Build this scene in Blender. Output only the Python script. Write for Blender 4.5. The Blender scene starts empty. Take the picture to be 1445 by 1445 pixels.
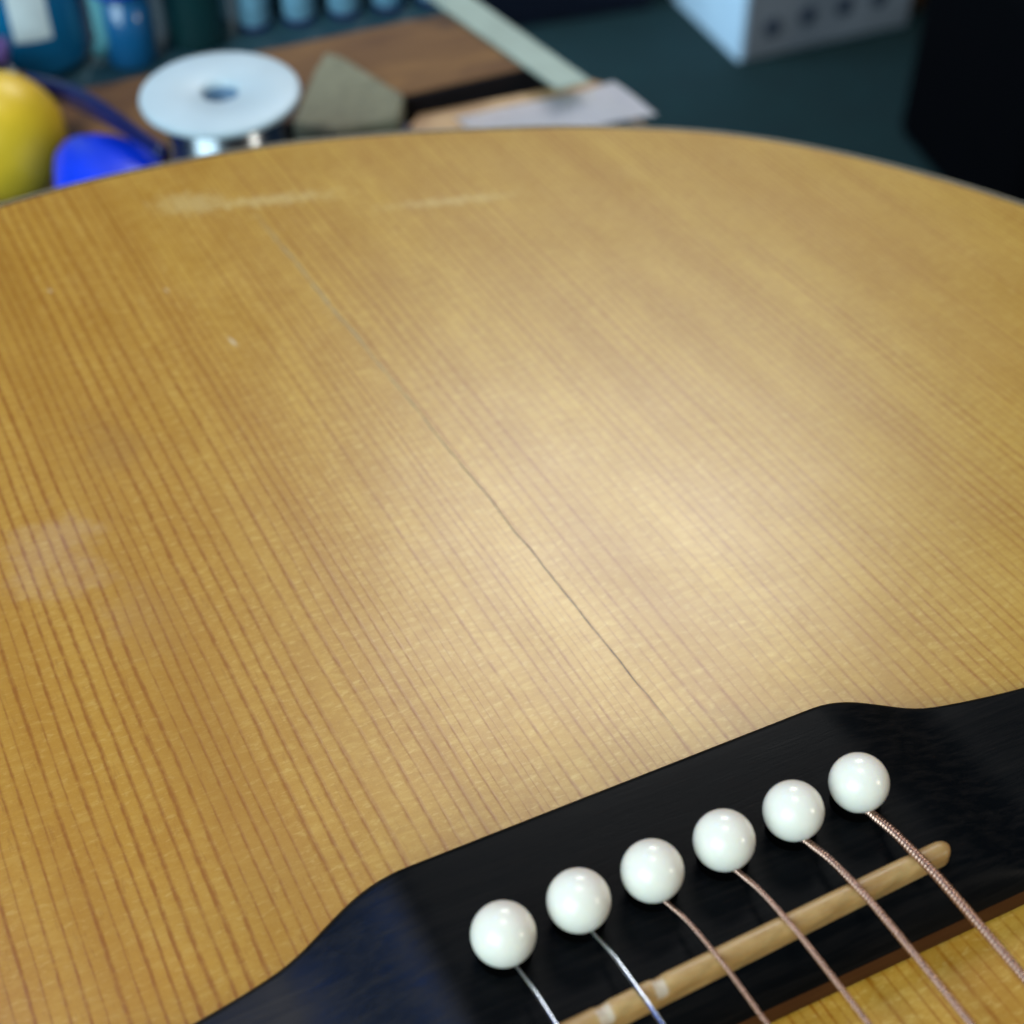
import bpy, bmesh, math, random
from mathutils import Vector, Matrix, noise
random.seed(7)
S = 0.001                      # everything below is written in millimetres
sc = bpy.context.scene
COL = sc.collection

# ------------------------------------------------------------------ camera
# the guitar rests with its tail end 6 degrees lower than its neck end
VIEW_AZ = -0.4618
TILT = Matrix.Rotation(math.radians(-6), 4, Vector((math.cos(VIEW_AZ), math.sin(VIEW_AZ), 0)))
cam_d = bpy.data.cameras.new('camera')
cam = bpy.data.objects.new('camera', cam_d)
COL.objects.link(cam)
cam_d.sensor_width = 36
cam_d.lens = 2189.87 / 1445 * 36
cam_d.clip_start = 0.005
cam_d.clip_end = 60
cam_d.dof.use_dof = True
cam_d.dof.focus_distance = 0.230
cam_d.dof.aperture_fstop = 16.5
cam_d.dof.aperture_blades = 7
from mathutils import Euler
cm = Matrix.Translation(Vector((-77.749, -104.552, 174.796)) * S) @ Euler((0.889, 0.0001, VIEW_AZ)).to_matrix().to_4x4()
cam.matrix_world = TILT @ cm
sc.camera = cam

# ------------------------------------------------------------------ world, lamps, exposure
w = bpy.data.worlds.new('World'); sc.world = w; w.use_nodes = True
bg = w.node_tree.nodes['Background']
bg.inputs['Color'].default_value = (0.16, 0.42, 0.95, 1)
bg.inputs['Strength'].default_value = 0.045
sc.view_settings.view_transform = 'Standard'
sc.view_settings.look = 'None'
sc.view_settings.exposure = 0.0
sc.view_settings.gamma = 1.0
sc.cycles.use_denoising = True

def area(name, direction, target, dist, sx, sy, power, color):
    l = bpy.data.lights.new(name, 'AREA'); l.shape = 'RECTANGLE'; l.size = sx; l.size_y = sy
    l.energy = power; l.color = color
    o = bpy.data.objects.new(name, l); COL.objects.link(o)
    d = Vector(direction).normalized()
    o.location = Vector(target) * S + d * dist
    o.rotation_euler = d.to_track_quat('Z', 'Y').to_euler()
    return o
area('window_light', (0.405, 0.690, 0.590), (54, 80, -5), 1.7, 0.56, 0.38, 9.2, (1.0, 0.98, 0.94))
area('side_window_light', (0.086, 0.83, 0.548), (-60, 115, -5), 2.0, 0.26, 0.30, 0.34, (0.92, 0.92, 1.0))
area('sky_window_light', (-0.822, -0.372, 0.60), (0, 20, 0), 1.6, 1.3, 1.1, 33, (0.72, 0.93, 1.0))
area('ceiling_lamp_light', (0.72, -0.595, 0.36), (0, 0, 0), 1.3, 0.10, 0.16, 2.6, (1.0, 0.88, 0.72))
area('ceiling_window_light', (0.10, 0.12, 1.0), (0, 150, 0), 2.0, 0.7, 0.5, 9.5, (1.0, 0.92, 0.82))
area('blue_fill_light', (-0.14, 0.60, 0.79), (-50, 5, 5), 1.0, 0.22, 0.22, 0.9, (0.03, 0.22, 1.0))  # added unseen fill that tints the left bridge wing blue
area('crate_fill_light', (-0.95, 0.25, 0.35), (970, 1450, -700), 0.9, 0.5, 0.5, 9, (0.55, 0.80, 1.0))  # added unseen fill brightening the left face of the crate

# ------------------------------------------------------------------ material helpers
class NT:
    def __init__(self, name):
        self.m = bpy.data.materials.new(name); self.m.use_nodes = True
        self.t = self.m.node_tree; self.n = self.t.nodes
        self.b = self.n['Principled BSDF']
    def link(self, a, b): self.t.links.new(a, b)
    def node(self, ty, **kw):
        n = self.n.new(ty)
        for k, v in kw.items(): setattr(n, k, v)
        return n
    def math(self, op, a, b=None, c=None, clamp=False):
        n = self.n.new('ShaderNodeMath'); n.operation = op; n.use_clamp = clamp
        for i, v in enumerate((a, b, c)):
            if v is None: continue
            if isinstance(v, (int, float)): n.inputs[i].default_value = v
            else: self.link(v, n.inputs[i])
        return n.outputs[0]
    def mix(self, f, a, b, mode='MIX'):
        n = self.n.new('ShaderNodeMix'); n.data_type = 'RGBA'; n.blend_type = mode
        for i, v in ((0, f), (6, a), (7, b)):
            if isinstance(v, (int, float)): n.inputs[i].default_value = v
            elif isinstance(v, tuple): n.inputs[i].default_value = v + (1,) if len(v) == 3 else v
            else: self.link(v, n.inputs[i])
        return n.outputs[2]
    def coords(self, sx=1, sy=1, sz=1):
        if not hasattr(self, 'tc'): self.tc = self.n.new('ShaderNodeTexCoord')
        m = self.n.new('ShaderNodeMapping'); m.inputs['Scale'].default_value = (sx / S, sy / S, sz / S)
        self.link(self.tc.outputs['Object'], m.inputs['Vector']); return m.outputs[0]
    def noise(self, vec, scale=1, detail=3, rough=.55, dist=0):
        n = self.n.new('ShaderNodeTexNoise'); n.inputs['Scale'].default_value = scale
        n.inputs['Detail'].default_value = detail; n.inputs['Roughness'].default_value = rough
        n.inputs['Distortion'].default_value = dist
        self.link(vec, n.inputs['Vector']); return n.outputs['Fac']
    def map(self, v, a, b, c=0, d=1, smooth=False):
        n = self.n.new('ShaderNodeMapRange')
        if smooth: n.interpolation_type = 'SMOOTHSTEP'
        self.link(v, n.inputs[0])
        for i, x in enumerate((a, b, c, d)): n.inputs[i + 1].default_value = x
        return n.outputs[0]
    def bump(self, h, strength, dist_mm, prev=None):
        n = self.n.new('ShaderNodeBump'); n.inputs['Strength'].default_value = strength
        n.inputs['Distance'].default_value = dist_mm * S
        self.link(h, n.inputs['Height'])
        if prev is not None: self.link(prev, n.inputs['Normal'])
        return n.outputs[0]
    def set(self, **kw):
        for k, v in kw.items():
            i = self.b.inputs[k.replace('_', ' ')]
            if isinstance(v, (int, float)): i.default_value = v
            elif isinstance(v, tuple): i.default_value = v + (1,) if len(v) == 3 else v
            else: self.link(v, i)
        return self

def simple(name, color, rough=.5, var=.15, metal=0.0, scale=.15, spec=.5, bump=.0, **kw):
    t = NT(name)
    f = t.noise(t.coords(), scale, 4)
    dark = tuple(c * (1 - var) for c in color); lite = tuple(min(1, c * (1 + var)) for c in color)
    t.set(Base_Color=t.mix(t.map(f, .3, .7), dark, lite), Roughness=t.map(f, .2, .8, rough * .85, min(1, rough * 1.15)), Metallic=metal)
    t.b.inputs['Specular IOR Level'].default_value = spec
    if bump: t.set(Normal=t.bump(t.noise(t.coords(), scale * 8, 3), bump, .3))
    t.set(**kw)
    return t.m

# ------------------------------------------------------------------ spruce soundboard material
def spruce():
    t = NT('aged_spruce')
    at = t.node('ShaderNodeAttribute', attribute_name='phase').outputs['Fac']
    c = t.coords()
    sep = t.node('ShaderNodeSeparateXYZ'); t.link(c, sep.inputs[0])
    X, Y = sep.outputs[0], sep.outputs[1]
    # growth lines wander a little along the board
    warp = t.math('SUBTRACT', t.noise(t.coords(.10, .022, .1), 1, 2), .5)
    warp2 = t.math('SUBTRACT', t.noise(t.coords(.9, .35, 1), 1, 2), .5)
    ph = t.math('ADD', t.math('ADD', at, t.math('MULTIPLY', warp, .55)), t.math('MULTIPLY', warp2, .12))
    idx = t.math('FLOOR', t.math('ADD', ph, .5))
    wn = t.node('ShaderNodeTexWhiteNoise', noise_dimensions='1D'); t.link(idx, wn.inputs['W'])
    rnd = wn.outputs['Value']
    s = t.math('SUBTRACT', ph, idx)                       # -0.5 .. 0.5, zero on the line
    d = t.math('ABSOLUTE', s)
    half = t.map(rnd, 0, 1, .11, .23)
    core = t.math('SUBTRACT', 1, t.math('DIVIDE', d, half), clamp=True)
    core = t.math('POWER', core, .8)
    left = t.map(s, -.5, -.02, 0, 1)                       # late wood builds up towards the line
    left = t.math('MULTIPLY', t.math('POWER', left, 2.2), t.math('LESS_THAN', s, 0.0))
    lnoise = t.map(t.noise(t.coords(.40, .34, 1), 1, 4, .7), .30, .66, .25, 1.15)
    inten = t.math('MULTIPLY', t.map(rnd, 0, 1, .62, 1.12), lnoise)
    lx = t.map(X, -60, 40, 1.0, .72)                       # tighter, fainter rings towards the bass side
    inten = t.math('MULTIPLY', inten, lx)
    line = t.math('MULTIPLY', t.math('ADD', t.math('MULTIPLY', core, 1.05), t.math('MULTIPLY', left, .34)), inten, clamp=True)
    # early wood tone
    band = t.noise(t.coords(.055, .0035, 1), 1, 3, .6)
    mott = t.noise(t.coords(.11, .05, 1), 1, 4, .6, .4)
    silk = t.noise(t.coords(.26, .80, 1), 1, 4, .66, .5)
    grit = t.noise(t.coords(2.6, 2.2, 1), 1, 3, .7)
    ray = t.noise(t.coords(.50, 1.1, 1), 1, 3, .6)
    early = t.mix(t.map(mott, .30, .70), (.45, .218, .012), (.61, .348, .045))
    early = t.mix(t.map(band, .44, .68, 0, .60), early, (.42, .185, .012))
    early = t.mix(t.map(silk, .50, .68, 0, .42), early, (.74, .50, .12))
    early = t.mix(t.map(silk, .48, .32, 0, .42), early, (.40, .185, .012))
    early = t.mix(t.map(ray, .56, .68, 0, .42), early, (.80, .57, .18))
    early = t.mix(t.map(grit, .35, .70, .0, .22), early, (.70, .46, .11))
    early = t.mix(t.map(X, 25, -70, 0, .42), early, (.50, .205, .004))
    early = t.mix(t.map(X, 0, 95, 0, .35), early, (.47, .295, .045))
    bd = t.node('ShaderNodeAttribute', attribute_name='band').outputs['Fac']
    bd = t.math('MULTIPLY', bd, t.map(t.noise(t.coords(.03, .012, 1), 1, 3, .6), .35, .62, .25, 1.15), clamp=True)
    early = t.mix(t.math('MULTIPLY', bd, .50), early, (.37, .160, .008))
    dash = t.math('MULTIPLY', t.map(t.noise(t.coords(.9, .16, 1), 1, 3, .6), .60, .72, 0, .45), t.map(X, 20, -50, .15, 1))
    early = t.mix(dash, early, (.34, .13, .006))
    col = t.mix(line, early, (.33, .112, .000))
    # pale polish smears and little dings
    def blob(cx, cy, rx, ry, rot, amt, ns=.25, nm=.6):
        mp = t.node('ShaderNodeMapping'); mp.vector_type = 'TEXTURE'
        mp.inputs['Location'].default_value = (cx * S, cy * S, 0); mp.inputs['Rotation'].default_value = (0, 0, math.radians(rot))
        mp.inputs['Scale'].default_value = (rx * S, ry * S, S)
        t.link(t.tc.outputs['Object'], mp.inputs['Vector'])
        ln = t.node('ShaderNodeVectorMath', operation='LENGTH')
        fl = t.node('ShaderNodeVectorMath', operation='MULTIPLY'); fl.inputs[1].default_value = (1, 1, 0)
        t.link(mp.outputs[0], fl.inputs[0]); t.link(fl.outputs[0], ln.inputs[0])
        nn = t.math('MULTIPLY', t.math('SUBTRACT', t.noise(t.coords(), ns, 3, .6), .5), nm * 2)
        v = t.math('ADD', ln.outputs['Value'], nn)
        return t.math('MULTIPLY', t.map(v, 1.25, .25, 0, 1, True), amt)
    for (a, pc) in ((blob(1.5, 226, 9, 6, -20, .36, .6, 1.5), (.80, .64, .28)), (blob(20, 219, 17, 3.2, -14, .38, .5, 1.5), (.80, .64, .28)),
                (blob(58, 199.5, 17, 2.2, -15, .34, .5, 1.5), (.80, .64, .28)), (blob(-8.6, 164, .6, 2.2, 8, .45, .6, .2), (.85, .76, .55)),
                (blob(-37.6, 201, .5, 1.0, 0, .4, .6, .2), (.85, .74, .5)), (blob(-14.9, 190, .5, 1.0, 0, .4, .6, .2), (.85, .74, .5)),
                (blob(-40, 140, 6, 14, 0, .30, .12, .8), (.33, .15, .03)),
                ):
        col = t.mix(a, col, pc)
    # the long crack just off the centre line
    wob = t.math('MULTIPLY', t.math('SUBTRACT', t.noise(t.coords(.001, .05, 1), 1, 3), .5), 1.5)
    cx = t.math('ADD', t.math('ADD', t.map(Y, 28, 110, 17.0, 16.0), t.map(Y, 110, 215, 0, -2.3)), wob)
    cd = t.math('ABSOLUTE', t.math('SUBTRACT', X, cx))
    along = t.math('MULTIPLY', t.map(Y, 24, 50, 0, 1, True), t.map(Y, 222, 190, 0, 1, True))
    brk = t.map(t.noise(t.coords(.02, .22, 1), 1, 3), .36, .52, .40, 1)
    crack = t.math('MULTIPLY', t.math('MULTIPLY', t.map(cd, .05, .17, 1, 0, True), along), brk)
    halo = t.math('MULTIPLY', t.math('MULTIPLY', t.map(cd, .25, .8, 1, 0, True), along), t.map(Y, 100, 165, .0, .26))
    halo = t.math('MULTIPLY', halo, brk)
    col = t.mix(halo, col, (.60, .55, .38))
    col = t.mix(t.math('MULTIPLY', crack, .92), col, (.035, .030, .015))
    # worn glossy patches that mirror the side window
    gl = t.math('ADD', blob(-58, 113, 11, 13, 10, 1.0, .13, 1.2), blob(-47, 90, 9, 11, 30, .6, .2, 1.3), clamp=True)
    # surface
    wav = t.noise(t.coords(.030, .018, 1), 1, 2)
    n1 = t.bump(wav, .14, .7)
    h = t.math('SUBTRACT', t.math('MULTIPLY', grit, .35), t.math('ADD', t.math('MULTIPLY', line, .5), t.math('MULTIPLY', crack, 2)))
    n2 = t.bump(h, .35, .05, n1)
    rough = t.math('ADD', t.map(t.noise(t.coords(.05, .05, 1), 1, 3), .3, .7, .285, .32), t.math('MULTIPLY', grit, .05))
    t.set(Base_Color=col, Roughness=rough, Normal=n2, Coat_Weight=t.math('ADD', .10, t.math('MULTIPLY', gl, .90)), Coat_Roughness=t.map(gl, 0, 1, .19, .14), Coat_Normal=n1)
    t.b.inputs['Specular IOR Level'].default_value = .55
    return t.m
M_SPRUCE = spruce()

def ebony():
    t = NT('black_ebony')
    g = t.noise(t.coords(.05, .9, .9), 1, 5, .65, .3)
    p = t.noise(t.coords(.25, 3.0, 3.0), 1, 3, .6)
    col = t.mix(t.map(g, .45, .75, 0, 1), (.0020, .0028, .0036), (.008, .0075, .0075))
    col = t.mix(t.map(p, .66, .78, 0, .4), col, (.03, .014, .007))
    t.set(Base_Color=col, Roughness=t.map(g, .3, .7, .36, .50), Normal=t.bump(p, .25, .08, t.bump(g, .2, .15)))
    sp_ = t.node('ShaderNodeSeparateXYZ'); t.link(t.coords(), sp_.inputs[0])
    low_front = t.math('MULTIPLY', t.math('LESS_THAN', sp_.outputs[2], 3.25), t.math('LESS_THAN', sp_.outputs[1], -17.5))   # lower front face coloured brown
    t.set(Base_Color=t.mix(t.math('MULTIPLY', low_front, .9), col, t.mix(g, (.055, .018, .006), (.12, .045, .015))))
    t.link(t.map(sp_.outputs[0], -33, -38, .045, .42, True), t.b.inputs['Specular IOR Level'])
    return t.m
M_EBONY = ebony()

def woodmat(name, c1, c2, c3, sc_x, sc_y, rough=.5):
    t = NT(name)
    g = t.noise(t.coords(sc_x, sc_y, sc_y), 1, 5, .6, 1.2)
    k = t.noise(t.coords(.035, .045, .04), 1, 2, .5)
    col = t.mix(t.map(g, .3, .7), c1, c2)
    col = t.mix(t.map(k, .56, .68, 0, .8), col, c3)
    t.set(Base_Color=col, Roughness=rough, Normal=t.bump(g, .3, .3))
    return t.m
M_WALNUT = woodmat('brown_board_wood', (.11, .045, .016), (.25, .125, .038), (.035, .016, .010), .012, .06, .75)
M_LATH = woodmat('pale_lath_wood', (.50, .30, .14), (.66, .44, .22), (.34, .18, .08), .01, .3)
M_MAHOG = woodmat('mahogany', (.10, .035, .014), (.17, .065, .025), (.06, .02, .01), .02, .25, .3)
M_BONE = None
def bone():
    t = NT('aged_bone')
    f = t.noise(t.coords(.25, .5, .6), 1, 4, .6)
    col = t.mix(t.map(f, .3, .7), (.38, .215, .075), (.53, .335, .130))
    at = t.node('ShaderNodeAttribute', attribute_name='glinting').outputs['Fac']
    col = t.mix(at, col, (.82, .80, .74))  # white highlights of the ridge facets painted into the bone
    t.set(Base_Color=col, Roughness=t.map(f, .3, .7, .32, .45), Normal=t.bump(t.noise(t.coords(.8, 2, 2), 1, 3), .15, .1))
    t.b.inputs['Subsurface Weight'].default_value = .15
    t.b.inputs['Subsurface Scale'].default_value = .001
    return t.m
M_BONE = bone()
def plastic_pin():
    t = NT('ivory_plastic')
    f = t.noise(t.coords(.3, .3, .3), 1, 3)
    t.set(Base_Color=t.mix(f, (.92, .87, .75), (.94, .90, .80)), Roughness=.24, Normal=t.bump(t.noise(t.coords(.45, .45, .45), 1, 2), .12, .25))
    t.b.inputs['Subsurface Weight'].default_value = .35
    t.b.inputs['Subsurface Radius'].default_value = (1.0, .8, .5)
    t.b.inputs['Subsurface Scale'].default_value = .0015
    return t.m
M_PIN = plastic_pin()
M_BRONZE = simple('phosphor_bronze', (.56, .36, .28), .27, .02, 1.0, .6)
M_STEEL = simple('plain_steel', (.62, .66, .72), .22, .06, 1.0, .6)
M_BIND = simple('cream_binding', (.60, .53, .37), .4, .12, 0, .1)
M_PURF = simple('dark_purfling', (.05, .035, .02), .45, .2)
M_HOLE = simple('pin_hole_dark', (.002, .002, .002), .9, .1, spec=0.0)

# ------------------------------------------------------------------ mesh helpers (millimetres in, metres out)
def link_mesh(name, bm, mat, parent=None, smooth=True, kind=None, label=None):
    me = bpy.data.meshes.new(name)
    bmesh.ops.scale(bm, vec=(S, S, S), verts=bm.verts)
    bmesh.ops.recalc_face_normals(bm, faces=bm.faces)
    bm.to_mesh(me); bm.free()
    if mat: me.materials.append(mat)
    if smooth:
        for p in me.polygons: p.use_smooth = True
    o = bpy.data.objects.new(name, me); COL.objects.link(o)
    if parent: o.parent = parent
    if kind: o['kind'] = kind
    if label: o['label'] = label
    return o
def empty(name, loc=(0, 0, 0), rz=0, label=None, cat=None, group=None):
    o = bpy.data.objects.new(name, None); COL.objects.link(o)
    o.empty_display_size = .01
    o.location = Vector(loc) * S; o.rotation_euler = (0, 0, rz)
    tag(o, label, cat, group); return o
def tag(o, label=None, cat=None, group=None):
    if label: o['label'] = label
    if cat: o['category'] = cat
    if group: o['group'] = group
    return o
def box(x0, x1, y0, y1, z0, z1, bev=0, seg=2, bm=None):
    b2 = bmesh.new()
    vs = [b2.verts.new(v) for v in ((x0, y0, z0), (x1, y0, z0), (x1, y1, z0), (x0, y1, z0), (x0, y0, z1), (x1, y0, z1), (x1, y1, z1), (x0, y1, z1))]
    for f in ((0, 3, 2, 1), (4, 5, 6, 7), (0, 1, 5, 4), (1, 2, 6, 5), (2, 3, 7, 6), (3, 0, 4, 7)): b2.faces.new([vs[i] for i in f])
    if bev: bmesh.ops.bevel(b2, geom=b2.edges[:], offset=bev, segments=seg, affect='EDGES', profile=.5)
    if bm is None: return b2
    me = bpy.data.meshes.new('tmp'); b2.to_mesh(me); b2.free(); bm.from_mesh(me); bpy.data.meshes.remove(me); return bm
def prism(pts, z0, z1, bev=0):
    bm = bmesh.new()
    a = [bm.verts.new((x, y, z0)) for x, y in pts]; b = [bm.verts.new((x, y, z1)) for x, y in pts]
    bm.faces.new(a[::-1]); bm.faces.new(b); n = len(pts)
    for i in range(n): bm.faces.new((a[i], a[(i + 1) % n], b[(i + 1) % n], b[i]))
    if bev: bmesh.ops.bevel(bm, geom=bm.edges[:], offset=bev, segments=2, affect='EDGES', profile=.5)
    return bm
def lathe(prof, seg=48, bm=None, cx=0, cy=0):
    if bm is None: bm = bmesh.new()
    rings = []
    for r, z in prof:
        if r < 1e-6: rings.append([bm.verts.new((cx, cy, z))])
        else: rings.append([bm.verts.new((cx + r * math.cos(2 * math.pi * i / seg), cy + r * math.sin(2 * math.pi * i / seg), z)) for i in range(seg)])
    for a, b in zip(rings, rings[1:]):
        for i in range(seg):
            j = (i + 1) % seg
            if len(a) == 1 and len(b) == 1: continue
            if len(a) == 1: bm.faces.new((a[0], b[i], b[j]))
            elif len(b) == 1: bm.faces.new((a[i], a[j], b[0]))
            else: bm.faces.new((a[i], a[j], b[j], b[i]))
    return bm
def tube(path, r, seg=10, bm=None, cap=True):
    if bm is None: bm = bmesh.new()
    P = [Vector(p) for p in path]; rings = []
    up = Vector((1, 0, 0))
    for i, p in enumerate(P):
        t = (P[min(i + 1, len(P) - 1)] - P[max(i - 1, 0)]).normalized()
        n = (up - t * up.dot(t)).normalized(); up = n; b = t.cross(n)
        rr = r[i] if isinstance(r, (list, tuple)) else r
        rings.append([bm.verts.new(p + (n * math.cos(2 * math.pi * k / seg) + b * math.sin(2 * math.pi * k / seg)) * rr) for k in range(seg)])
    for a, b in zip(rings, rings[1:]):
        for k in range(seg): bm.faces.new((a[k], a[(k + 1) % seg], b[(k + 1) % seg], b[k]))
    if cap: bm.faces.new(rings[0][::-1]); bm.faces.new(rings[-1])
    return bm
def catmull(pts, n=8):
    out = []
    for i in range(len(pts) - 1):
        p0 = pts[max(i - 1, 0)]; p1 = pts[i]; p2 = pts[i + 1]; p3 = pts[min(i + 2, len(pts) - 1)]
        for k in range(n):
            t = k / n
            out.append(tuple(.5 * ((2 * b) + (-a + c) * t + (2 * a - 5 * b + 4 * c - d) * t * t + (-a + 3 * b - 3 * c + d) * t ** 3) for a, b, c, d in zip(p0, p1, p2, p3)))
    out.append(tuple(pts[-1])); return out
def interp(x, xs, ys):
    if x <= xs[0]: return ys[0]
    for i in range(len(xs) - 1):
        if x <= xs[i + 1]: return ys[i] + (ys[i + 1] - ys[i]) * (x - xs[i]) / (xs[i + 1] - xs[i])
    return ys[-1]
def sstep(a, b, x):
    t = min(1, max(0, (x - a) / (b - a))); return t * t * (3 - 2 * t)

# ------------------------------------------------------------------ floor and bench
BZ = -138.0
t = NT('dark_teal_carpet')
f = t.noise(t.coords(), .02, 5)
t.set(Base_Color=t.mix(f, (.001, .018, .022), (.002, .034, .038)), Roughness=.9, Normal=t.bump(t.noise(t.coords(), .6, 2), .5, 2))
fl = link_mesh('floor', box(-3500, 5000, -3000, 7000, -830, -800), t.m, smooth=False, kind='structure')

t = NT('teal_bench_mat')
f = t.noise(t.coords(), .05, 4)
t.set(Base_Color=t.mix(f, (.008, .040, .060), (.016, .070, .095)), Roughness=.6)
M_MAT = t.m
bench = empty('workbench', (0, 0, -800), label='workbench with a dark teal mat on which the guitar and tools lie', cat='workbench')
bench_edge = [(-600, -700), (180, -700), (205, 100), (221, 372), (212, 408), (198, 500), (150, 800), (-600, 800)]
def bpart(name, bm, mat, **k): 
    bmesh.ops.translate(bm, vec=(0, 0, 800), verts=bm.verts); return link_mesh(name, bm, mat, bench, **k)
bpart('bench_top', prism(bench_edge, BZ - 28, BZ - 2, 1.0), M_LATH, smooth=False)
bpart('bench_mat', prism([(x - (4 if x > 0 else -4), y) for x, y in bench_edge], BZ - 1.9, BZ, .4), M_MAT, smooth=False)
for x, y in ((-560, -650), (140, -650), (110, 740), (-560, 740)):
    bpart('leg', box(x - 30, x + 30, y - 30, y + 30, -800, BZ - 28.2, 2), M_LATH, smooth=False)

# ------------------------------------------------------------------ GUITAR
guitar = empty('acoustic_guitar', label='acoustic guitar lying face up, aged spruce top with a long crack and black bridge', cat='guitar')
guitar.matrix_world = TILT
half = [(0, 250.1), (17, 249.6), (38, 246.9), (61, 240.6), (84.8, 231.8), (102, 224.5), (118.1, 215.6), (133.4, 205.2), (146.2, 193), (157.6, 178.6), (167.4, 162.9), (176.3, 145.5),
        (186, 121), (193.5, 92), (197, 60), (195.5, 28), (187, -5), (172, -38), (155, -70), (142, -102), (137, -132), (140, -165), (146, -196), (145, -226), (130, -256), (97, -277), (48, -287), (0, -289)]
hs = catmull(half, 8)
outline = hs + [(-x, y) for x, y in hs[-2:0:-1]]
N = len(outline)
nrm = []
for i in range(N):
    a = Vector(outline[i - 1]); b = Vector(outline[(i + 1) % N]); d = (b - a).normalized(); nrm.append(Vector((-d.y, d.x)))
if (nrm[0]).dot(Vector((0, 1))) < 0: nrm = [-n for n in nrm]
def ring_pt(i, off, z):            # off: distance inward from the edge
    p = Vector(outline[i]) - nrm[i] * off; return (p.x, p.y, z)
def ring(prof, mat, name, **kw):
    bm = bmesh.new(); R = [[bm.verts.new(ring_pt(i, o, z)) for o, z in prof] for i in range(N)]
    for i in range(N):
        a, b = R[i], R[(i + 1) % N]
        for k in range(len(prof) - 1): bm.faces.new((a[k], b[k], b[k + 1], a[k + 1]))
    return link_mesh(name, bm, mat, guitar, **kw)

# growth-ring positions read across the board (mm from the centre line)
px = [1, 22, 41.5, 64, 85, 105, 130, 149, 170, 188.5, 206, 225, 249, 272, 295, 320, 341, 374, 399, 420, 441, 459, 477.5, 494, 507, 523, 541, 551, 563, 580, 597, 615, 639, 656, 671, 688, 701, 716,
      728, 739, 748, 770, 790, 810, 828, 849, 874, 893, 911, 929, 952, 970, 990, 1015, 1033, 1052, 1071, 1088, 1114, 1131, 1148, 1172, 1192, 1218, 1238, 1255, 1271, 1293, 1310, 1331, 1350, 1368, 1383, 1399, 1414, 1432]
lines = [-67 + v * .10875 for v in px]
while lines[0] > -205: lines.insert(0, lines[0] - random.uniform(1.9, 2.7))
while lines[-1] < 205: lines.append(lines[-1] + random.uniform(1.4, 2.4))
bm = bmesh.new()
bm.faces.new([bm.verts.new(ring_pt(i, 2.6, 0)) for i in range(N)])
for x in lines[1:-1]:
    if abs(x) < 194:
        bmesh.ops.bisect_plane(bm, geom=bm.verts[:] + bm.edges[:] + bm.faces[:], dist=1e-5, plane_co=(x, 0, 0), plane_no=(1, 0, 0))
bmesh.ops.triangulate(bm, faces=bm.faces[:])
lay = bm.verts.layers.float.new('phase'); lb = bm.verts.layers.float.new('band')
BX = [-80, -72, -66, -56, -50, -45, -40, -33, -30, -27, -19, -17.2, -15, 0, 5, 9, 20, 26, 31, 36, 44, 50, 57, 63, 72, 80, 86, 94, 101, 112, 122, 130, 142, 160]
BV = [0, .5, .1, .25, .9, .95, .25, .1, .45, .1, .1, .95, .1, .15, .45, .1, .1, .65, .75, .1, 0, .35, .6, .0, .15, .55, .1, .6, .1, .0, .35, .7, .2, 0]
for v in bm.verts: v[lay] = interp(v.co.x, lines, list(range(len(lines)))) + 10; v[lb] = interp(v.co.x, BX, BV)
ext = [(2.6, 0), (2.6, -2.6), (8, -2.6)]
link_mesh('soundboard', bm, M_SPRUCE, guitar, smooth=False)
ring([(2.6, -.6), (2.6, -.03), (2.5, .03), (1.15, .02), (1.1, -.05), (1.1, -.6)], M_PURF, 'purfling', smooth=False)
ring([(1.1, -.6), (1.1, -.05), (.95, -.0), (.7, -.05), (.4, -.2), (.16, -.45), (.02, -.9), (0, -1.4), (0, -6)], M_BIND, 'binding')
ring([(.15, -6), (.1, -6.2), (.1, -110), (.15, -110.2)], M_MAHOG, 'side')
ring([(.1, -109.9), (0, -110), (0, -113), (.6, -114)], M_BIND, 'back_binding')
bm = bmesh.new(); bm.faces.new([bm.verts.new(ring_pt(i, .6, -114)) for i in range(N)])
link_mesh('back', bm, M_MAHOG, guitar, smooth=False)

# bridge : lofted along x
def b_back(x):
    return interp(abs(x), [0, 31, 34.5, 37.5, 40.5, 43.5, 47, 50.5, 55, 60, 66, 72, 76, 78, 79], [19.0, 19.0, 19.0, 18.9, 18.4, 17.5, 16.2, 14.9, 13.7, 12.8, 12.0, 11.4, 10.2, 7.5, 3])
def b_front(x):
    return interp(abs(x), [0, 70, 75, 78, 79], [-18.7, -18.9, -18.0, -14.5, -9])
def b_h(x):
    a = abs(x); return 8.6 - 4.6 * sstep(32.5, 52.5, a) - .7 * sstep(53, 77, a) - 1.6 * sstep(74.5, 79, a)
xs = [-79, -78.6, -78, -77, -76, -74] + [-72 + 1.5 * i for i in range(27)] + [-31.5 + 3 * i for i in range(22)] + [33 + 1.5 * i for i in range(27)] + [74, 76, 77, 78, 78.6, 79]
xs = sorted(set(xs))
def bridge_prof(x):
    yb, yf, h = b_back(x), b_front(x), b_h(x); out = [(yf, 0)]
    zf = min(3.3, h * .72); ry = 5.0 * min(1, (h - zf) / 5.3) + .4; out.append((yf, zf - .35)); a0 = .62
    for k in range(8):
        a = a0 + k / 7 * (math.pi / 2 - a0)
        out.append((yf + .12 + ry * (math.cos(a0) - math.cos(a)) / math.cos(a0), zf + (h - zf) * (math.sin(a) - math.sin(a0)) / (1 - math.sin(a0))))
    for k in range(1, 9): out.append((yf + ry + (yb - yf - ry - 1.72) * k / 9 + .12, h))
    rb = min(1.8, h * .5)
    for k in range(7):
        a = k / 6 * math.pi / 2; out.append((yb - 1.6 + 1.6 * math.sin(a), h - rb + rb * math.cos(a)))
    out.append((yb, 0)); return out
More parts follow.
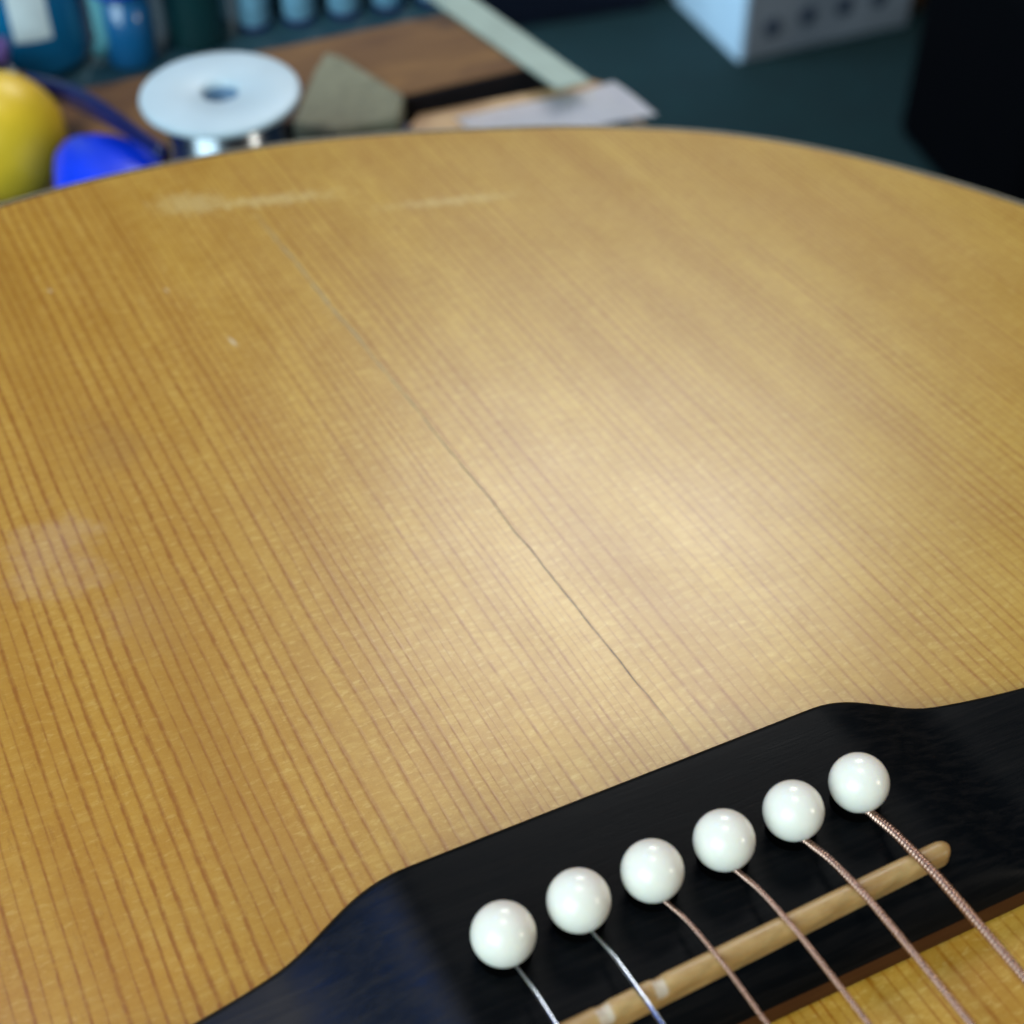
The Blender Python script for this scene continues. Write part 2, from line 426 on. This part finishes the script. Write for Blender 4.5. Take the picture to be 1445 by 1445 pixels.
# smooth the plan outline
smooth_back = {}
for x in xs:
    smooth_back[x] = sum(b_back(x + d) for d in (-2.5, -1.2, 0, 1.2, 2.5)) / 5 if abs(x) < 74 else b_back(x)
_bb = b_back
def b_back(x): return smooth_back.get(x, _bb(x))
bm = bmesh.new(); R = [[bm.verts.new((x, y, z)) for y, z in bridge_prof(x)] for x in xs]
for a, b in zip(R, R[1:]):
    for k in range(len(a) - 1): bm.faces.new((a[k], b[k], b[k + 1], a[k + 1]))
bm.faces.new(R[0][::-1]); bm.faces.new(R[-1])
bridge = link_mesh('bridge', bm, M_EBONY, guitar)

# saddle, child of the bridge
bm = bmesh.new(); wl = bm.verts.layers.float.new('glinting'); rings = []
x = -38.0
sx = []
while x <= 33.2: sx.append(x); x += .4
for x in sx:
    yc = -12.05 - (33 - x) * .033
    e = min(x + 38.0, 33.2 - x); endr = math.sqrt(max(0, 1 - (1 - min(1, e / 1.7)) ** 2))
    hw = 1.38 * max(.25, endr)
    top = 11.45 - .9 * (1 - endr) - .15 * (x / 35) ** 2
    shift = .55 * (sstep(-20.8, -20.0, x) - sstep(-13.2, -12.4, x))      # the ridge steps back under one string
    top -= .30 * (sstep(-13.6, -12.6, x) - sstep(-12.2, -11.0, x)) + .30 * (sstep(-21.4, -20.4, x) - sstep(-20.0, -18.8, x))
    prof = [(-hw, 6.0), (-hw, top - 1.5), (-hw * .93 , top - .75), (-hw * .6 + shift * .4, top - .2), (0 + shift * .5, top), (hw * .6 + shift * .3, top - .25), (hw * .93, top - .8), (hw, top - 1.5), (hw, 6.0)]
    vs = []
    for k, (y, z) in enumerate(prof):
        v = bm.verts.new((x, yc + y, z)); vs.append(v)
        v[wl] = .42 if (k in (2, 3, 4) and (-13.4 < x < -11.8 or -21.3 < x < -19.6)) else 0
    rings.append(vs)
for a, b in zip(rings, rings[1:]):
    for k in range(len(a) - 1): bm.faces.new((a[k], b[k], b[k + 1], a[k + 1]))
bm.faces.new(rings[0][::-1]); bm.faces.new(rings[-1])
link_mesh('saddle', bm, M_BONE, bridge)

# bridge pins: ball heads on tapered stems
pin_x = [-26.65, -15.9, -5.15, 5.8, 16.75, 27.45]
pin_y = [.25, .55, .45, .45, .55, .65]
for i in range(6):
    prof = [(0, 3.5), (1.6, 3.5), (1.8, 8.0), (1.8, 9.0)]
    r = 4.13; zc = 12.62
    for k in range(2, 33):
        a = -math.pi / 2 + math.pi * k / 32 if k < 32 else math.pi / 2
        if r * math.cos(a) < 1.7 and k < 16: continue
        prof.append((r * math.cos(a) if k < 32 else 0, zc + r * math.sin(a) * .985))
    bm = lathe(prof, 48)
    rot = Matrix.Rotation(math.radians(random.uniform(-2, 2)), 3, 'X') @ Matrix.Rotation(math.radians(random.uniform(-2, 2)), 3, 'Y')
    bmesh.ops.rotate(bm, cent=(0, 0, 9), matrix=rot, verts=bm.verts)
    bmesh.ops.translate(bm, vec=(pin_x[i], pin_y[i], 0), verts=bm.verts)
    link_mesh('bridge_pin', bm, M_PIN, guitar)
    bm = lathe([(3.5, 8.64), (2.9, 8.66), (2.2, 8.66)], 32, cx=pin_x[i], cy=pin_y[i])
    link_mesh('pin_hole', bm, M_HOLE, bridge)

# strings
dia = [.60, .66, .62, .82, 1.06, 1.34]
pitch = [0, 0, .30, .44, .56, .60]
sad_x = [-26.5, -15.4, -4.3, 6.4, 17.3, 27.25]
names = ['plain steel string at the far left', 'second plain steel string from the left, catching a bluish light', 'thinnest of the wound bronze strings', 'third wound bronze string from the right', 'second wound bronze string from the right', 'thickest wound bronze string, farthest right, its windings clearly ribbed']
for i in range(6):
    r = dia[i] / 2; x0 = pin_x[i] + (.5 if i else .4); x1 = sad_x[i]
    ctr = [(x0 - .1, 1.0, 6.5), (x0, -1.4, 8.2 + r), (x0 + (x1 - x0) * .35, -3.6, 9.15 + r), (x0 + (x1 - x0) * .75, -7.6, 10.5 + r), (x1, -12.6 - (33 - x1) * .033, 11.45 + r - .05), (x1, -18, 11.75 + r), (x1 * .99, -30, 12.0 + r), (x1 * .96, -60, 12.4 + r), (x1 * .93, -120, 13.2 + r), (x1 * .85, -290, 15.5 + r)]
    path = catmull(ctr, 10)
    if i < 2:
        link_mesh('string', tube(path, r, 12), M_STEEL, guitar, label=names[i]); continue
    bm = tube(path, r * .62, 10)
    # the winding, a real helix, as far as it can be seen
    acc = 0; segs = []
    P = [Vector(q) for q in path]
    near = [q for q in P if q.y > -75]
    L = [0]
    for a, b in zip(near, near[1:]): L.append(L[-1] + (b - a).length)
    step = pitch[i] / 12; s = 0; k = 0; hel = []
    j = 0
    while s < L[-1]:
        while j < len(L) - 2 and L[j + 1] < s: j += 1
        f = (s - L[j]) / (L[j + 1] - L[j]); q = near[j].lerp(near[j + 1], f)
        ta = (near[min(j + 1, len(near) - 1)] - near[j]).normalized(); tb = (near[min(j + 2, len(near) - 1)] - near[min(j + 1, len(near) - 2)]).normalized()
        tt = ta.lerp(tb, f).normalized()
        nx = (Vector((1, 0, 0)) - tt * tt.x).normalized(); bb = tt.cross(nx); ang = 2 * math.pi * k / 12
        hel.append((q, nx * math.cos(ang) + bb * math.sin(ang), tt)); s += step; k += 1
    wr = pitch[i] * .46; rr = r - wr * .9; prev = None
    for q, rad, tt in hel:
        rg = [bm.verts.new(q + rad * (rr + wr * math.cos(a)) + tt * wr * math.sin(a)) for a in (math.pi * -.5, math.pi * -.22, 0, math.pi * .22, math.pi * .5)]
        if prev:
            for m in range(4): bm.faces.new((prev[m], prev[m + 1], rg[m + 1], rg[m]))
        prev = rg
    link_mesh('string', bm, M_BRONZE, guitar, label=names[i])

# ------------------------------------------------------------------ things on the bench behind the guitar
def single(name, bm, mat, loc, rz, label, cat, smooth=False, group=None):
    o = link_mesh(name, bm, mat, None, smooth); o.location = Vector(loc) * S; o.rotation_euler = (0, 0, rz); tag(o, label, cat, group); return o
wb = empty('wooden_board', (0, 419, BZ + .1), label='brown knotty wooden board lying behind the white spool', cat='board')
link_mesh('plank', prism([(-120, 0), (-120, 62), (186, 47), (197, -8), (60, -3)], 0, 14, 1.0), M_WALNUT, wb, smooth=False)
M_EDGE_SHADE = simple('painted_edge_shade', (.010, .008, .010), .9, .3, 0, .3, .2, .5)
link_mesh('shaded_edge', prism([(60, -3.1), (197, -8.1), (197.2, -9.4), (130, -8.2), (60, -4.4)], .2, 13.6, .4), M_EDGE_SHADE, wb, smooth=False)  # dark strip that paints shade onto the plank's front face
M_RULE = simple('pale_painted_strip', (.34, .44, .38), .45, .12, 0, .05)
single('flat_strip', prism([(172, 487), (188, 487), (202, 389), (187.5, 389)], 0, 1.2, .3), M_RULE, (0, 0, BZ + 14.3), 0, 'pale grey green strip lying along the right end of the brown board', 'strip')
single('wooden_lath', prism([(126, 398), (137, 409), (210, 401.5), (217, 391), (150, 390)], 0, 7, .6), M_LATH, (0, 0, BZ + .1), 0, 'pale wooden lath on the bench in front of the brown board', 'lath')
M_PAPER = simple('white_paper', (.93, .92, 1.0), .7, .05)
bm = bmesh.new(); G = []
for i in range(13):
    G.append([bm.verts.new((148 + 68 * i / 12 + (j / 6) * 4, 400.3 - 28 * j / 6 - 4 * (i / 12), 7.7 + .8 * math.sin(i * .6 + j * .5) * (i / 12))) for j in range(7)])
for a, b in zip(G, G[1:]):
    for j in range(6): bm.faces.new((a[j], b[j], b[j + 1], a[j + 1]))
bmesh.ops.solidify(bm, geom=bm.faces[:], thickness=.5)
single('paper_sheet', bm, M_PAPER, (0, -1.5, BZ), 0, 'lilac white sheet of paper on the bench corner right beside the lath', 'paper', True)

# spool
sp = empty('solder_spool', (48.5, 364, BZ), label='white topped spool of silvery solder wire standing behind the guitar edge', cat='spool')
M_WHITE = simple('white_plastic', (.56, .70, .77), .45, .06, 0, .05)
M_SILV = simple('silver_wire', (.30, .34, .38), .25, .12, 1.0, .4)
def flange(z): return [(6, z), (24.5, z), (26.1, z + .5), (26.4, z + 1.5), (26.1, z + 2.6), (25, z + 3), (7.2, z + 3), (6.2, z + 2.4), (6, z)]
link_mesh('flange', lathe(flange(60), 72), M_WHITE, sp)
link_mesh('flange', lathe(flange(0), 72), M_WHITE, sp)
link_mesh('core', lathe([(6, 2), (6, 61), (5.2, 61), (5.2, 2)], 32), simple('blue_grey_core', (.12, .22, .34), .3), sp)
prof = [(6.1, 3.1)]
for k in range(60):
    z = 3.3 + k * .94; prof += [(18.7, z), (19.2, z + .3), (19.2, z + .6), (18.7, z + .9)]
prof.append((6.1, 59.9))
link_mesh('wire_winding', lathe(prof, 64), M_SILV, sp)

# taupe sanding block
M_TAUPE = simple('taupe_felt', (.25, .25, .17), .85, .18, 0, .2, .3, .3)
M_NAVY = simple('navy_plastic', (.004, .010, .085), .35, .2, 0, .1)
bm = prism([(85, 409), (108, 442), (116, 454), (121, 446), (131, 409), (122, 394), (98, 396)], 0, 11, 2.2)
single('sanding_block', bm, M_TAUPE, (0, -2, BZ + 7.5), 0, 'taupe felt covered sanding block with a pointed end, right of the spool', 'sanding block', False)
single('plastic_tray', prism([(78, 398), (84, 412), (100, 416), (128, 416), (134, 396), (120, 388), (90, 388)], 0, 7, 2), M_NAVY, (0, 0, BZ + .1), 0, 'navy plastic tray under the taupe sanding block', 'tray', False)

# yellow tub, blue box, navy handled file, pink marker
M_YEL = simple('yellow_plastic', (.88, .58, .025), .4, .12, 0, .04)
M_BLUE = simple('bright_blue_plastic', (.000, .045, .80), .35, .25, 0, .03)
bm = bmesh.new(); bmesh.ops.create_uvsphere(bm, u_segments=48, v_segments=24, radius=23.8)
single('yellow_ball', bm, M_YEL, (-16, 434.6, BZ + 23.8), 0, 'yellow ball at the left edge of the picture beside the bright blue box', 'ball', True)
single('blue_box', prism([(-10, 375), (-4, 402), (4, 412), (17, 408), (31, 392), (28, 372), (10, 360)], 0, 34, 5), M_BLUE, (0, 0, BZ + .1), 0, 'bright blue plastic box between the yellow ball and the spool', 'box', True)
kn = empty('file', (0, 0, 0), label='dark navy handled file lying across the blue box', cat='file')
pth = [(3, 477, -117), (8, 459, -112), (13, 439, -106.5), (19, 408, -99.8), (29, 374, -98.8)]
link_mesh('handle', tube(catmull(pth, 6), [2.4 + 1.5 * math.sin(math.pi * min(1, i / 22)) for i in range(25)], 14), M_NAVY, kn)
link_mesh('collar', tube([(2.9, 477.4, -117), (1.8, 481, -117.8)], 2.6, 14), simple('dark_brass', (.12, .075, .03), .4, .2, 1), kn)
link_mesh('blade', tube([(1.8, 481.1, -117.8), (-6, 509, -118.6)], 1.6, 8), simple('file_steel', (.3, .3, .3), .4, .2, 1), kn)
M_PINK = simple('pink_plastic', (.42, .06, .28), .4, .15)
pk = empty('marker_pen', (0, 0, 0), label='pink and violet marker pen behind the yellow ball', cat='pen')
link_mesh('barrel', tube([(-46, 506, BZ + 30), (-22, 495, BZ + 30)], 5.0, 18), M_PINK, pk)
link_mesh('cap', tube([(-21.9, 494.9, BZ + 30), (0, 485, BZ + 30)], 5.2, 18), simple('violet_plastic', (.16, .10, .36), .4, .15), pk)
single('cork_block', box(-40, -8, 480, 508, 0, 24.8, 1), M_NAVY, (0, 0, BZ + .1), 0, 'low navy block under the pink marker pen', 'block')

def glass(name, col, rough=.12):
    t = NT(name); f = t.noise(t.coords(), .08, 3)
    t.set(Base_Color=t.mix(f, tuple(c * .7 for c in col), col), Roughness=rough, Coat_Weight=.6, Coat_Roughness=.08); return t.m
jar = empty('glass_jar', (17, 534, BZ), label='teal blue shiny jar at the top left with a painted white highlight', cat='jar')
link_mesh('jar_body', lathe([(0, 0), (21, 0), (24, 2.5), (25, 6), (25, 70), (22, 78), (18, 82), (18, 92), (0, 92)], 64), glass('teal_glass', (.008, .20, .44), .25), jar)
bm = bmesh.new(); G = []
for i in range(15):
    a = math.radians(-113 + 34 * i / 14); G.append([bm.verts.new((25.4 * math.cos(a), 25.4 * math.sin(a), z)) for z in (19, 40, 60, 72)])
for a, b in zip(G, G[1:]):
    for k in range(3): bm.faces.new((a[k], b[k], b[k + 1], a[k + 1]))
link_mesh('highlight_patch', bm, simple('painted_highlight', (.80, .92, .95), .5, .05), jar)  # pale patch painting the bright highlight on the jar
link_mesh('handle', tube([(24, -19, 66), (26, -21, 60), (26.5, -21, 12), (24, -19, 5)], 4.2, 14), simple('pale_teal_streak', (.14, .42, .48), .4), jar)  # pale upright tube, not a handle, added as a second streak on the jar
link_mesh('lid', lathe([(18.6, 84), (19.4, 84.5), (19.4, 98), (18, 99), (0, 99)], 48), M_WHITE, jar)
bt = empty('capped_bottle', (53, 513, BZ), label='small blue bottle with an overhanging bright blue cap beside the teal jar', cat='bottle')
link_mesh('bottle_body', lathe([(0, 0), (9.5, 0), (10.5, 1.5), (10.5, 33), (0, 33)], 40), glass('blue_bottle', (.01, .16, .40), .3), bt)
link_mesh('cap', lathe([(0, 33.2), (14.5, 33.2), (15.5, 34.2), (15.5, 47), (14, 48.5), (0, 48.5)], 48), M_BLUE, bt)
gb = empty('green_bottle', (83, 517, BZ), label='very dark green bottle behind the spool', cat='bottle')
link_mesh('bottle_body', lathe([(0, 0), (12, 0), (13.5, 2), (13.5, 60), (6, 72), (6, 84), (0, 84)], 40), glass('dark_green_glass', (.008, .05, .055), .25), gb)
link_mesh('cap', lathe([(0, 84.2), (7, 84.2), (7, 96), (0, 96)], 32), M_NAVY, gb)
single('vial_rack', box(100, 196, 528, 542, 0, 34, 2), simple('grey_teal_rack', (.05, .13, .16), .6, .2, 0, .05), (0, 0, BZ + .1), -.03, 'grey teal rack standing close behind the row of small vials', 'rack')
# row of little vials
M_VIAL = simple('pale_blue_plastic', (.22, .48, .66), .35, .15)
vl = ['small pale blue vial nearest the dark green bottle', 'small pale blue vial second from the green bottle', 'small pale blue vial in the middle of the row', 'small pale blue vial second from the pale strip', 'small pale blue vial nearest the pale strip']
vial0 = None
for i in range(5):
    loc = Vector((108 + 19.5 * i, 517.5 - 3.2 * i, BZ)) * S
    if vial0 is None:
        vial0 = empty('vial', (0, 0, 0), cat='vial', group='row of small vials behind the brown board')
        link_mesh('vial_body', lathe([(0, 2.1), (6.0, 2.1), (7.0, 3), (7.0, 40), (5, 43), (0, 43)], 32), M_VIAL, vial0)
        link_mesh('base', lathe([(0, 0), (7.2, 0), (7.4, .5), (7.4, 1.6), (7.2, 2), (0, 2)], 32), M_NAVY, vial0)
        link_mesh('cap', lathe([(0, 43.1), (5.6, 43.1), (5.6, 52), (0, 52)], 32), M_WHITE, vial0)
        v = vial0
    else:
        v = vial0.copy(); COL.objects.link(v)
        for ch in [c for c in vial0.children]:
            c = ch.copy(); COL.objects.link(c); c.parent = v
    v.location = loc; v['label'] = vl[i]

# ------------------------------------------------------------------ things standing on the floor far behind
cr = empty('storage_crate', (982, 1383, -800), math.atan2(-15, 244) , label='white crate with a row of dark openings standing on the floor', cat='crate')
M_OPEN = simple('crate_opening_grey', (.08, .11, .17), .6)
M_CRATE = simple('crate_white', (.62, .80, .95), .5, .08, 0, .01)
M_PRINT = simple('crate_grey_print', (.42, .46, .52), .6, .15, 0, .01)
bm = box(0, 250, 0, 190, 0, 230, 3)
bmesh.ops.rotate(bm, cent=(0, 0, 0), matrix=Matrix.Rotation(0, 3, 'Z'), verts=bm.verts)
link_mesh('crate_body', bm, M_CRATE, cr, smooth=False)
link_mesh('front_panel', box(4, 246, -2.5, -.3, 6, 224, .8), M_PRINT, cr, smooth=False)
for k, (x, z) in enumerate(((42, 42), (92, 48), (145, 50), (196, 52), (42, 130), (92, 132), (145, 134), (196, 136))):
    bm = bmesh.new(); bmesh.ops.create_uvsphere(bm, u_segments=20, v_segments=10, radius=13)
    bmesh.ops.scale(bm, vec=(1, .12, 1.0), verts=bm.verts); bmesh.ops.translate(bm, vec=(x, -3.0, z), verts=bm.verts)
    link_mesh('opening', bm, M_OPEN, cr)
M_BLACK = simple('black_vinyl', (.0012, .0012, .002), .8, .2, 0, .02, .04)
single('amplifier_case', prism([(-20, -60), (30, 190), (700, 150), (700, -250), (120, -330)], 0, 260, 12), M_BLACK, (1035, 975, -800), 0, 'large black case standing on the floor at the far right', 'case')
M_DKBLUE = simple('dark_blue_metal', (.004, .006, .018), .5, .3)
single('floor_cabinet', box(0, 340, 0, 260, 0, 300, 6), M_DKBLUE, (620, 1610, -800), -.16, 'near black low cabinet on the floor left of the white crate', 'cabinet')
def can(loc, col, label, nm):
    c = empty('paint_can', loc, label=label, cat='can', group='small cans on the floor right of the crate')
    link_mesh('can_body', lathe([(0, 0), (24, 0), (25, 2), (25, 74), (0, 74)], 32), simple(nm, col, .5), c)
    link_mesh('lid', lathe([(0, 74.2), (26, 74.2), (26, 80), (22, 82), (0, 82)], 32), M_DKBLUE, c)
can((1268, 1420, -800), (.14, .055, .01), 'brownish orange can standing next to the crate', 'rust_paint')
can((1345, 1408, -800), (.16, .06, .008), 'orange can standing between the crate and the black case', 'orange_paint')
can((1400, 1388, -800), (.02, .02, .10), 'dark blue can beside the red one', 'blue_paint')
can((1462, 1370, -800), (.16, .006, .02), 'dark red can, the farthest right', 'red_paint')
